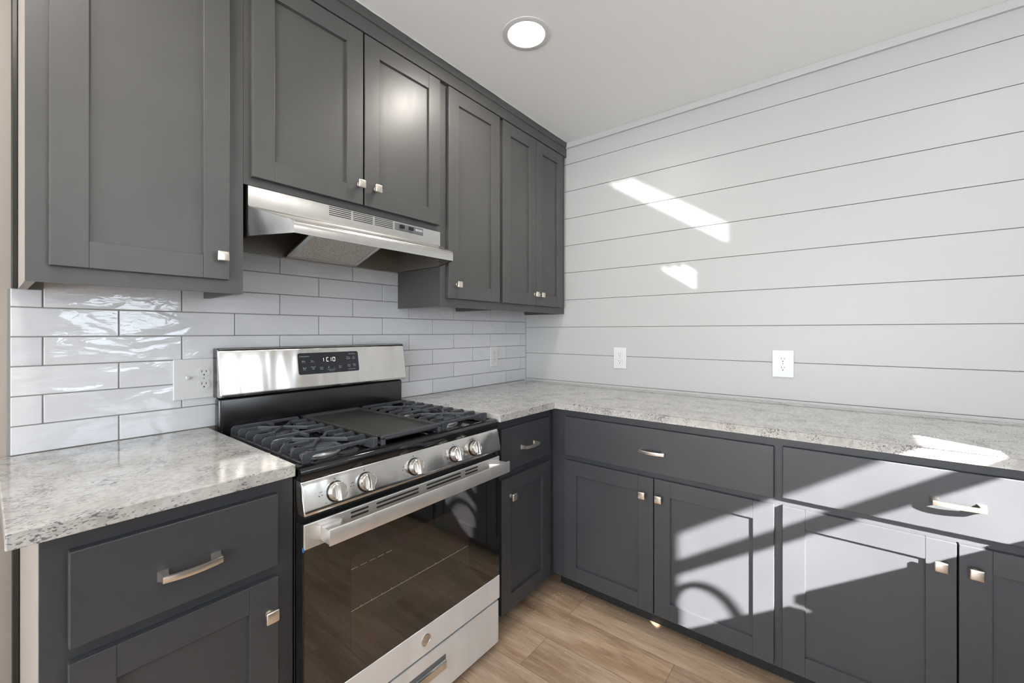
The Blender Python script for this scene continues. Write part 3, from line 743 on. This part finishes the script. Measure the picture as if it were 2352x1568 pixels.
# display frame on the slanted face
P0 = Vector((0, -0.0780, 1.0250)); P1 = Vector((0, -0.0535, 1.1760)); dS = (P1 - P0).normalized(); nS = Vector((0, -dS.z, dS.y)).normalized()
if nS.y > 0: nS = -nS
def on_slope(x, z, off=0.0):
    t = (z - P0.z) / dS.z; p = P0 + dS * t + nS * off; return Vector((x, p.y, p.z))
mS = Matrix(((1, dS.x, nS.x, 0), (0, dS.y, nS.y, 0), (0, dS.z, nS.z, 0), (0, 0, 0, 1)))
def slope_round(mb, xa, xb, za, zb, rad, o0, o1, mat=0):
    pts = []
    for cx_2, cz_2, a0 in ((xb - rad, zb - rad, 0), (xa + rad, zb - rad, 90), (xa + rad, za + rad, 180), (xb - rad, za + rad, 270)):
        for k in range(7):
            a = R(a0 + 15 * k); pts.append((cx_2 + rad * math.cos(a), cz_2 + rad * math.sin(a)))
    A = [mb.bm.verts.new(on_slope(u, v, o0)) for u, v in pts]; B = [mb.bm.verts.new(on_slope(u, v, o1)) for u, v in pts]
    mb.bm.faces.new(B)
    n = len(pts)
    for k in range(n): mb.bm.faces.new((A[k], A[(k + 1) % n], B[(k + 1) % n], B[k]))
mb = MB(); slope_round(mb, -1.5610, -1.2990, 1.0725, 1.1600, 0.009, -0.001, 0.0012); dfr = mb.build('display_bezel', M['steelh'], bgd)
mb = MB(); slope_round(mb, -1.5580, -1.3025, 1.0745, 1.1580, 0.008, -0.001, 0.0018); dp = mb.build('control_display', M['panelblk'], dfr)
# seven segment clock
mb = MB()
def seg(mb, cx_2, cz_2, on, w=0.0062, h=0.0115, t=0.0016):
    S7 = {'a': (-w / 2, w / 2, h / 2 * 2 - t / 2, h + t / 2), 'd': (-w / 2, w / 2, -h - t / 2, -h + t / 2), 'g': (-w / 2, w / 2, -t / 2, t / 2)}
    V7 = {'f': (-w / 2 - t / 2, 0.0008, h - 0.001), 'e': (-w / 2 - t / 2, -h + 0.001, -0.0008), 'b': (w / 2 - t / 2, 0.0008, h - 0.001), 'c': (w / 2 - t / 2, -h + 0.001, -0.0008)}
    for s_ in on:
        if s_ in S7: xa, xb, za, zb = S7[s_]; slope_round(mb, cx_2 + xa, cx_2 + xb, cz_2 + za, cz_2 + zb, 0.0005, 0.0012, 0.0021)
        else: xa, za, zb = V7[s_]; slope_round(mb, cx_2 + xa, cx_2 + xa + t, cz_2 + za, cz_2 + zb, 0.0005, 0.0012, 0.0021)
hz = 1.1290
seg(mb, -1.4605, hz, 'bc', h=0.0075, w=0.008); seg(mb, -1.4400, hz, 'afed', h=0.0075, w=0.008); seg(mb, -1.4290, hz, 'bc', h=0.0075, w=0.008); seg(mb, -1.4130, hz, 'abcdef', h=0.0075, w=0.009)
mb.build('clock_digits', M['led'], dp)
mbs = [MB(), MB(), MB()]
def col_of(x): return mbs[0 if x < -1.485 else (1 if x < -1.370 else 2)]
def stext(t, x, z, s_=0.0058): text_bm(t, s_, Matrix.Translation(on_slope(x, z, 0.0021)) @ mS, col_of(x).bm)
for t, x, z, s_ in (('Cooking Options', -1.5330, 1.1445, 0.0058), ('Bake', -1.5370, 1.1260, 0.0068), ('Start', -1.5030, 1.1260, 0.0068),
                    ('Broil', -1.5350, 1.0995, 0.0068), ('Hi/Lo', -1.5350, 1.0935, 0.005), ('Cancel', -1.5010, 1.1020, 0.0066), ('Off', -1.5010, 1.0945, 0.0066),
                    ('Steam', -1.4670, 1.0985, 0.006), ('Clean', -1.4670, 1.0920, 0.006), ('+', -1.4370, 1.0965, 0.013), ('-', -1.4140, 1.0970, 0.014),
                    ('Oven', -1.3880, 1.0990, 0.006), ('Light', -1.3880, 1.0930, 0.006), ('Other Settings', -1.3320, 1.1480, 0.0052),
                    ('Timer', -1.3500, 1.1340, 0.0062), ('On/Off', -1.3500, 1.1275, 0.0062), ('Set', -1.3240, 1.1345, 0.0062), ('Clock', -1.3240, 1.1280, 0.0062),
                    ('Cook', -1.3480, 1.1025, 0.0062), ('Time', -1.3480, 1.0960, 0.0062), ('Delay', -1.3230, 1.1030, 0.0062), ('Time', -1.3230, 1.0965, 0.0062),
                    ('Automatic Oven', -1.3360, 1.0845, 0.0050)): stext(t, x, z, s_)
for xa, xb, z in ((-1.545, -1.529, 1.1205), (-1.513, -1.493, 1.1205), (-1.447, -1.405, 1.0895), (-1.440, -1.410, 1.0860), (-1.437, -1.413, 1.0825)):
    slope_round(col_of((xa + xb) / 2), xa, xb, z - 0.0002, z + 0.0002, 0.0001, 0.0015, 0.0020)
for mb in mbs: mb.build('display_lettering', M['inkw'], dp)

# front control panel (slanted steel) with rounded ends
mb = MB()
cp = [(-0.612, 0.7760), (-0.612, 0.8630), (-0.6440, 0.8640), (-0.6475, 0.8610), (-0.6490, 0.8550), (-0.6660, 0.7900), (-0.6655, 0.7810), (-0.6600, 0.7760)]
mb.prism(cp, 'x', RL + 0.001, RR - 0.001, bev=0.004)
cpn = mb.build('control_panel', M['steel'], rg, smooth=True, sharp=45)
q0 = Vector((0, -0.6490, 0.8550)); q1 = Vector((0, -0.6660, 0.7900)); dq = (q0 - q1).normalized(); nq = Vector((0, -dq.z, dq.y)).normalized()
if nq.y > 0: nq = -nq
def on_cp(x, z, off=0.0):
    t = (z - q1.z) / dq.z; p = q1 + dq * t + nq * off; return Vector((x, p.y, p.z))
mQ = Matrix(((1, dq.x, nq.x, 0), (0, dq.y, nq.y, 0), (0, dq.z, nq.z, 0), (0, 0, 0, 1)))
KX = (-1.7310, -1.6420, -1.4710, -1.2980, -1.2030)
for i, kx in enumerate(KX):
    kz = 0.8180
    base = Matrix.Translation(on_cp(kx, kz)) @ mQ          # local z = outwards
    mb = MB()
    mb.lathe((0, 0, 0), [(0.0240, 0.0), (0.0243, 0.003), (0.0232, 0.018), (0.0225, 0.0205), (0.0205, 0.0215), (0.0200, 0.0200), (0.0010, 0.0198)], 'z', 48)
    # central grip bar, narrower in the middle
    bm = mb.bm; rings = []
    for yv, hw in ((-0.0222, 0.0060), (-0.012, 0.0054), (0.0, 0.0052), (0.012, 0.0056), (0.0222, 0.0068)):
        rings.append([bm.verts.new(v) for v in ((-hw - 0.0015, yv, 0.018), (-hw, yv, 0.031), (-hw + 0.0015, yv, 0.0335), (hw - 0.0015, yv, 0.0335), (hw, yv, 0.031), (hw + 0.0015, yv, 0.018))])
    for a, b_ in zip(rings, rings[1:]):
        for k in range(6): bm.faces.new((a[k], a[(k + 1) % 6], b_[(k + 1) % 6], b_[k]))
    bm.faces.new(rings[0]); bm.faces.new(rings[-1])
    mb.xf(base)
    kn = mb.build('knob', M['knobm'], cpn, smooth=True, sharp=30)
    mb = MB(); mb.lathe((0, 0, 0), [(0.0270, 0.0), (0.0270, 0.0015), (0.0245, 0.002)], 'z', 40); mb.xf(base); mb.build('knob_ring', M['black'], kn)
for kx in KX:
    mb = MB()
    text_bm('LITE', 0.0042, Matrix.Translation(on_cp(kx - 0.040, 0.826, 0.0006)) @ mQ, mb.bm)
    text_bm('HI', 0.0042, Matrix.Translation(on_cp(kx - 0.038, 0.818, 0.0006)) @ mQ, mb.bm)
    text_bm('LO', 0.0042, Matrix.Translation(on_cp(kx - 0.030, 0.797, 0.0006)) @ mQ, mb.bm)
    for dx, dz in ((0.0, 0.0315), (-0.046, 0.0)):
        c = on_cp(kx + dx, 0.818 + dz, 0.0006)
        ring = [mb.bm.verts.new(c + dq * 0.0016 * math.sin(R(a)) + Vector((1, 0, 0)) * 0.0016 * math.cos(R(a))) for a in range(0, 360, 36)]
        mb.bm.faces.new(ring)
    mb.build('knob_markings', M['inkd'], cpn)

# oven door: black sides, glass, steel strips, vents, handle
od_z0, od_z1 = 0.2045, 0.7580
mb = MB(); mb.box(RL + 0.002, RR - 0.002, -0.6555, -0.6130, od_z0, od_z1, bev=0.003)
od = mb.build('oven_door', M['black'], rg)
mb = MB(); mb.box(RL + 0.004, RR - 0.004, -0.6590, -0.6550, 0.2930, 0.6935); gl = mb.build('door_glass', M['glass'], od)
mb = MB()
pts = []
for cx_2, cz_2, a0 in ((-1.2450, 0.6080, 0), (-1.6700, 0.6080, 90), (-1.6700, 0.3700, 180), (-1.2450, 0.3700, 270)):
    for k in range(7): a = R(a0 + 15 * k); pts.append((cx_2 + 0.018 * math.cos(a), cz_2 + 0.018 * math.sin(a)))
mb.prism(pts, 'y', -0.65935, -0.6588); ow = mb.build('oven_window', M['ovenwin'], gl)
mb = MB()
mb.box(-1.688, -1.235, -0.6596, -0.6594, 0.4745, 0.4763)
for k in range(13): mb.box(-1.66 + k * 0.034, -1.6585 + k * 0.034, -0.6596, -0.6594, 0.4763, 0.4800)
for k in range(5): mb.box(-1.688 + k * 0.028, -1.668 + k * 0.028, -0.6596, -0.6594, 0.5895, 0.5908)
mb.build('oven_rack', simple('dim_rack_wire', (0.22, 0.20, 0.17), 0.4), ow)
mb = MB(); mb.box(RL + 0.003, RR - 0.003, -0.6610, -0.6550, 0.6935, 0.7580, bev=0.0025); ts = mb.build('door_top_strip', M['steelb'], od)
mb = MB()
def slot(mb, xa, xb, zc, y):
    pts = []
    for cx_2, a0 in ((xb - 0.0028, -90), (xa + 0.0028, 90)):
        for k in range(9): a = R(a0 + 22.5 * k); pts.append((cx_2 + 0.0028 * math.cos(a), zc + 0.0028 * math.sin(a)))
    mb.prism(pts, 'y', y, y + 0.001)
for xa, xb in ((-1.6900, -1.6350), (-1.6100, -1.4570), (-1.4250, -1.2720), (-1.2500, -1.1850)):
    slot(mb, xa, xb, 0.7465, -0.6615); slot(mb, xa, xb, 0.7350, -0.6615)
mb.build('vent_slots', M['slot'], ts)
mb = MB(); mb.box(RL + 0.003, RR - 0.003, -0.6610, -0.6550, od_z0, 0.2930, bev=0.002); bsn = mb.build('door_bottom_strip', M['steel_lit'], od)
mb = MB(); mb.lathe((-1.4275, -0.6610, 0.2495), [(0.0185, 0.0), (0.0185, 0.0016), (0.0165, 0.0022), (0.0160, 0.0015), (0.001, 0.0014)], 'y', 40); bd = mb.build('round_badge', M['steel'], bsn, smooth=True)
mb = MB(); text_bm('GE', 0.0185, FM(-1.4275, -0.6627, 0.2495), mb.bm, bold=-0.0002)
for a0 in (30, 120, 210, 300):
    pp = [(-1.4275 + 0.0145 * math.cos(R(a0 + k * 8)), -0.6627, 0.2495 + 0.0145 * math.sin(R(a0 + k * 8))) for k in range(6)]
    mb.tube(pp, 0.0005, 6)
mb.build('badge_monogram', M['knobm'], bd)
mb = MB(); mb.box(RL + 0.0012, RL + 0.0032, -0.660, -0.655, 0.690, 0.700); mb.build('film_scrap', M['blue'], od)
# handle: broad flat bar with curved end brackets
mb = MB()
hl, hr = RL + 0.045, RR + 0.004
mb.box(hl, hr, -0.7070, -0.7010, 0.7020, 0.7440, bev=0.0018)
for xa, xb in ((hl, hl + 0.030), (hr - 0.040, hr - 0.010)):
    mb.prism([(xa, -0.7012), (xb, -0.7012), (xb + (0.03 if xa == hl else 0.0), -0.6608), (xa - (0.0 if xa == hl else 0.03) , -0.6608)], 'z', 0.705, 0.741, bev=0.002)
mb.build('handle', M['steelb'], od, smooth=True, sharp=40)
# storage drawer
mb = MB(); mb.box(RL + 0.003, RR - 0.003, -0.6560, -0.6130, 0.0300, 0.1930, bev=0.003)
sdw = mb.build('storage_drawer', M['steel_lit'], rg)
mb = MB(); mb.box(-1.5400, -1.3380, -0.6568, -0.6555, 0.1060, 0.1500); mb.build('drawer_recess', M['hoodgrey'], sdw)
mb = MB(); mb.prism([(-0.6560, 0.1060), (-0.6640, 0.1060), (-0.6640, 0.1300), (-0.6600, 0.1360), (-0.6560, 0.1340)], 'x', -1.5370, -1.3410, bev=0.001); mb.build('handle', M['steel'], sdw)

# grates
ZG = 0.9250
def grate(label, xa, xb):
    o_ = MB()
    ys = [-0.108 - 0.0625 * k for k in range(9)]
    xc = (xa + xb) / 2; w, h = 0.0085, 0.0105
    ext = 0.012
    def leg(x, y, s_):      # end of a bar: drops to the side rail
        pf = [(-0.004, -0.034), (-0.002, -0.008), (0.006, 0.0), (0.036, 0.0), (0.036, -0.0105), (0.024, -0.0125), (0.019, -0.020), (0.017, -0.034)]
        o_.prism([(x + s_ * u, ZG + v) for u, v in pf], 'y', y - w * 0.46, y + w * 0.46, bev=0.0009)
    for k, y in enumerate(ys):
        leg(xa, y, 1); leg(xb, y, -1)
    X = lambda t: xa + (xb - xa) * t
    for k in (0, 4, 8): o_.bar([(X(0.12), ys[k], ZG), (X(0.88), ys[k], ZG)], w, h)
    for c in (2, 6):
        a, b_ = c - 1, c + 1
        o_.bar([(X(0.08), ys[a], ZG), (X(0.26), ys[a], ZG), (X(0.40), (ys[a] + ys[c]) / 2 - 0.012, ZG), (X(0.60), (ys[b_] + ys[c]) / 2 + 0.012, ZG), (X(0.74), ys[b_], ZG), (X(0.92), ys[b_], ZG)], w, h)
        o_.bar([(X(0.08), ys[b_], ZG), (X(0.26), ys[b_], ZG), (X(0.40), (ys[b_] + ys[c]) / 2 + 0.012, ZG), (X(0.60), (ys[a] + ys[c]) / 2 - 0.012, ZG), (X(0.74), ys[a], ZG), (X(0.92), ys[a], ZG)], w, h)
        o_.bar([(X(0.08), ys[c], ZG), (X(0.34), ys[c], ZG)], w, h); o_.bar([(X(0.70), ys[c], ZG), (X(0.92), ys[c], ZG)], w, h)
    o_.bar([(xc, ys[0], ZG), (xc, ys[0] - 0.048, ZG)], w, h); o_.bar([(xc, ys[4] + 0.050, ZG), (xc, ys[4] - 0.050, ZG)], w, h); o_.bar([(xc, ys[8] + 0.048, ZG), (xc, ys[8], ZG)], w, h)
    for x in (xa, xb): o_.box(x - 0.004, x + 0.004, ys[8] - 0.004, ys[0] + 0.004, ZG - 0.038, ZG - 0.026, bev=0.001, seg=1)
    for y in (ys[0], ys[8]):
        for x in (xa, xb): o_.cyl((x, y, 0.889), 0.006, 0.009, 'z', 10)
    # front and rear corner posts are heavier
    for x in (xa + 0.004, xb - 0.004): o_.box(x - 0.008, x + 0.008, ys[8] - 0.005, ys[8] + 0.005, ZG - 0.036, ZG - 0.002, bev=0.002, seg=1)
    return o_.build('grate', M['iron'], rg)
grate('', -1.7950, -1.5760); grate('', -1.3120, -1.0830)
# centre griddle on its own frame
mb = MB(); gx0, gx1, gy0, gy1 = -1.5640, -1.3260, -0.6120, -0.1050
mb.box(gx0, gx1, gy0, gy1, 0.9080, 0.9150)
for a in ((gx0, gx1, gy0, gy0 + 0.016), (gx0, gx1, gy1 - 0.014, gy1), (gx0, gx0 + 0.010, gy0, gy1), (gx1 - 0.010, gx1, gy0, gy1)):
    mb.box(a[0], a[1], a[2], a[3], 0.9100, 0.9240, bev=0.003, seg=2)
mb.build('griddle', M['griddle'], rg)
mb = MB()
mb.box(gx0, gx1, gy0 - 0.010, gy0 - 0.0005, 0.9130, 0.9260, bev=0.002)
for xx in (gx0, gx1 - 0.013): mb.box(xx, xx + 0.013, gy0 - 0.010, gy0 - 0.0005, 0.8860, 0.9200, bev=0.002)
for xx in (gx0, gx1 - 0.013): mb.box(xx, xx + 0.013, gy1 + 0.0005, gy1 + 0.010, 0.8860, 0.9240, bev=0.002)
mb.box(gx0, gx1, gy1 + 0.0005, gy1 + 0.010, 0.9130, 0.9240, bev=0.002)
for xx in (gx0, gx1 - 0.006): mb.box(xx, xx + 0.006, gy0 - 0.004, gy1 + 0.004, 0.9000, 0.9075)
mb.build('griddle_frame', M['iron'], rg)
# burners
def burner(x, y, r_, oval=1.0):
    mb = MB(); mb.lathe((0, 0, 0), [(r_ * 1.15, 0.0), (r_ * 1.15, 0.003), (r_ * 1.02, 0.004), (r_ * 0.98, 0.010), (r_ * 1.0, 0.013), (r_ * 0.92, 0.0135)], 'z', 44)
    n = int(28)
    for k in range(n):
        a = 2 * math.pi * k / n; c_, s_ = math.cos(a), math.sin(a)
        v = [mb.bm.verts.new((r_ * 1.0 * c_ - t * s_ * 0.0012 * 1, r_ * 1.0 * s_ + t * c_ * 0.0012, z)) for t, z in ((-1, 0.011), (1, 0.011), (1, 0.016), (-1, 0.016))]
        mb.bm.faces.new(v)
    mb.xf(Matrix.Translation((x, y, 0.8842)) @ Matrix.Diagonal((1, oval, 1.28, 1)))
    b1 = mb.build('burner', M['burner'], rg, smooth=True)
    mb = MB(); mb.lathe((0, 0, 0), [(r_ * 0.93, 0.0135), (r_ * 0.99, 0.0175), (r_ * 0.96, 0.0205), (r_ * 0.5, 0.022), (0.001, 0.0221)], 'z', 44)
    mb.xf(Matrix.Translation((x, y, 0.8842)) @ Matrix.Diagonal((1, oval, 1.28, 1))); mb.build('burner_cap', M['cap'], b1, smooth=True)
burner(-1.6950, -0.4950, 0.052); burner(-1.6950, -0.2350, 0.036); burner(-1.1950, -0.4950, 0.040); burner(-1.1950, -0.2350, 0.036); burner(-1.4450, -0.3600, 0.036, 2.2)

# ------------------------------------------------------------------ recessed ceiling lights
def can(x, y, label, group=None, watts=6.0):
    r_ = thing('recessed_light', label, 'ceiling light', (x, y, H - 0.004), 0, group)
    mb = MB(); mb.lathe((x, y, H), [(0.0955, -0.0002), (0.0955, -0.0030), (0.090, -0.0045), (0.076, -0.0050), (0.072, -0.0020), (0.0705, -0.0004)], 'z', 64); mb.build('trim_ring', M['plate'], r_, smooth=True)
    mb = MB(); mb.cyl((x, y, H - 0.0022), 0.0715, 0.0020, 'z', 64); mb.build('lens', M['lens'], r_)
    l = bpy.data.lights.new('lamp_glow', 'AREA'); o = bpy.data.objects.new('lamp_glow', l); COL.objects.link(o)
    l.shape = 'DISK'; l.size = 0.14; l.energy = watts; l.color = (1.0, 0.94, 0.86); o.location = (x, y, H - 0.008); o.rotation_euler = (0, 0, 0)
can(-0.9572, -0.7144, 'round recessed ceiling light, lit, above the corner between range and shiplap wall')
can(-0.957, -2.300, 'round recessed ceiling light above the window-side counter', watts=1.6)
can(-1.990, -2.230, 'round recessed ceiling light above the sink side, behind the camera', watts=3)
can(-2.350, -0.714, 'round recessed ceiling light above the left end of the counter')

# sawdust crumbs on the floor
mb = MB(); rnd = random.Random(11)
for k in range(150):
    if k < 90: y = rnd.uniform(-1.75, -0.66); x = -0.535 - abs(rnd.gauss(0, 0.06))
    else: x = rnd.uniform(-1.0, -0.6); y = -0.60 - abs(rnd.gauss(0, 0.12))
    s_ = rnd.uniform(0.0006, 0.0016); mb.box(x, x + s_ * 2, y, y + s_ * 1.4, 0.0, s_)
tag(mb.build('sawdust', M['sawdust']), 'pale sawdust crumbs scattered on the plank floor along the toe kick', 'sawdust', kind='stuff')
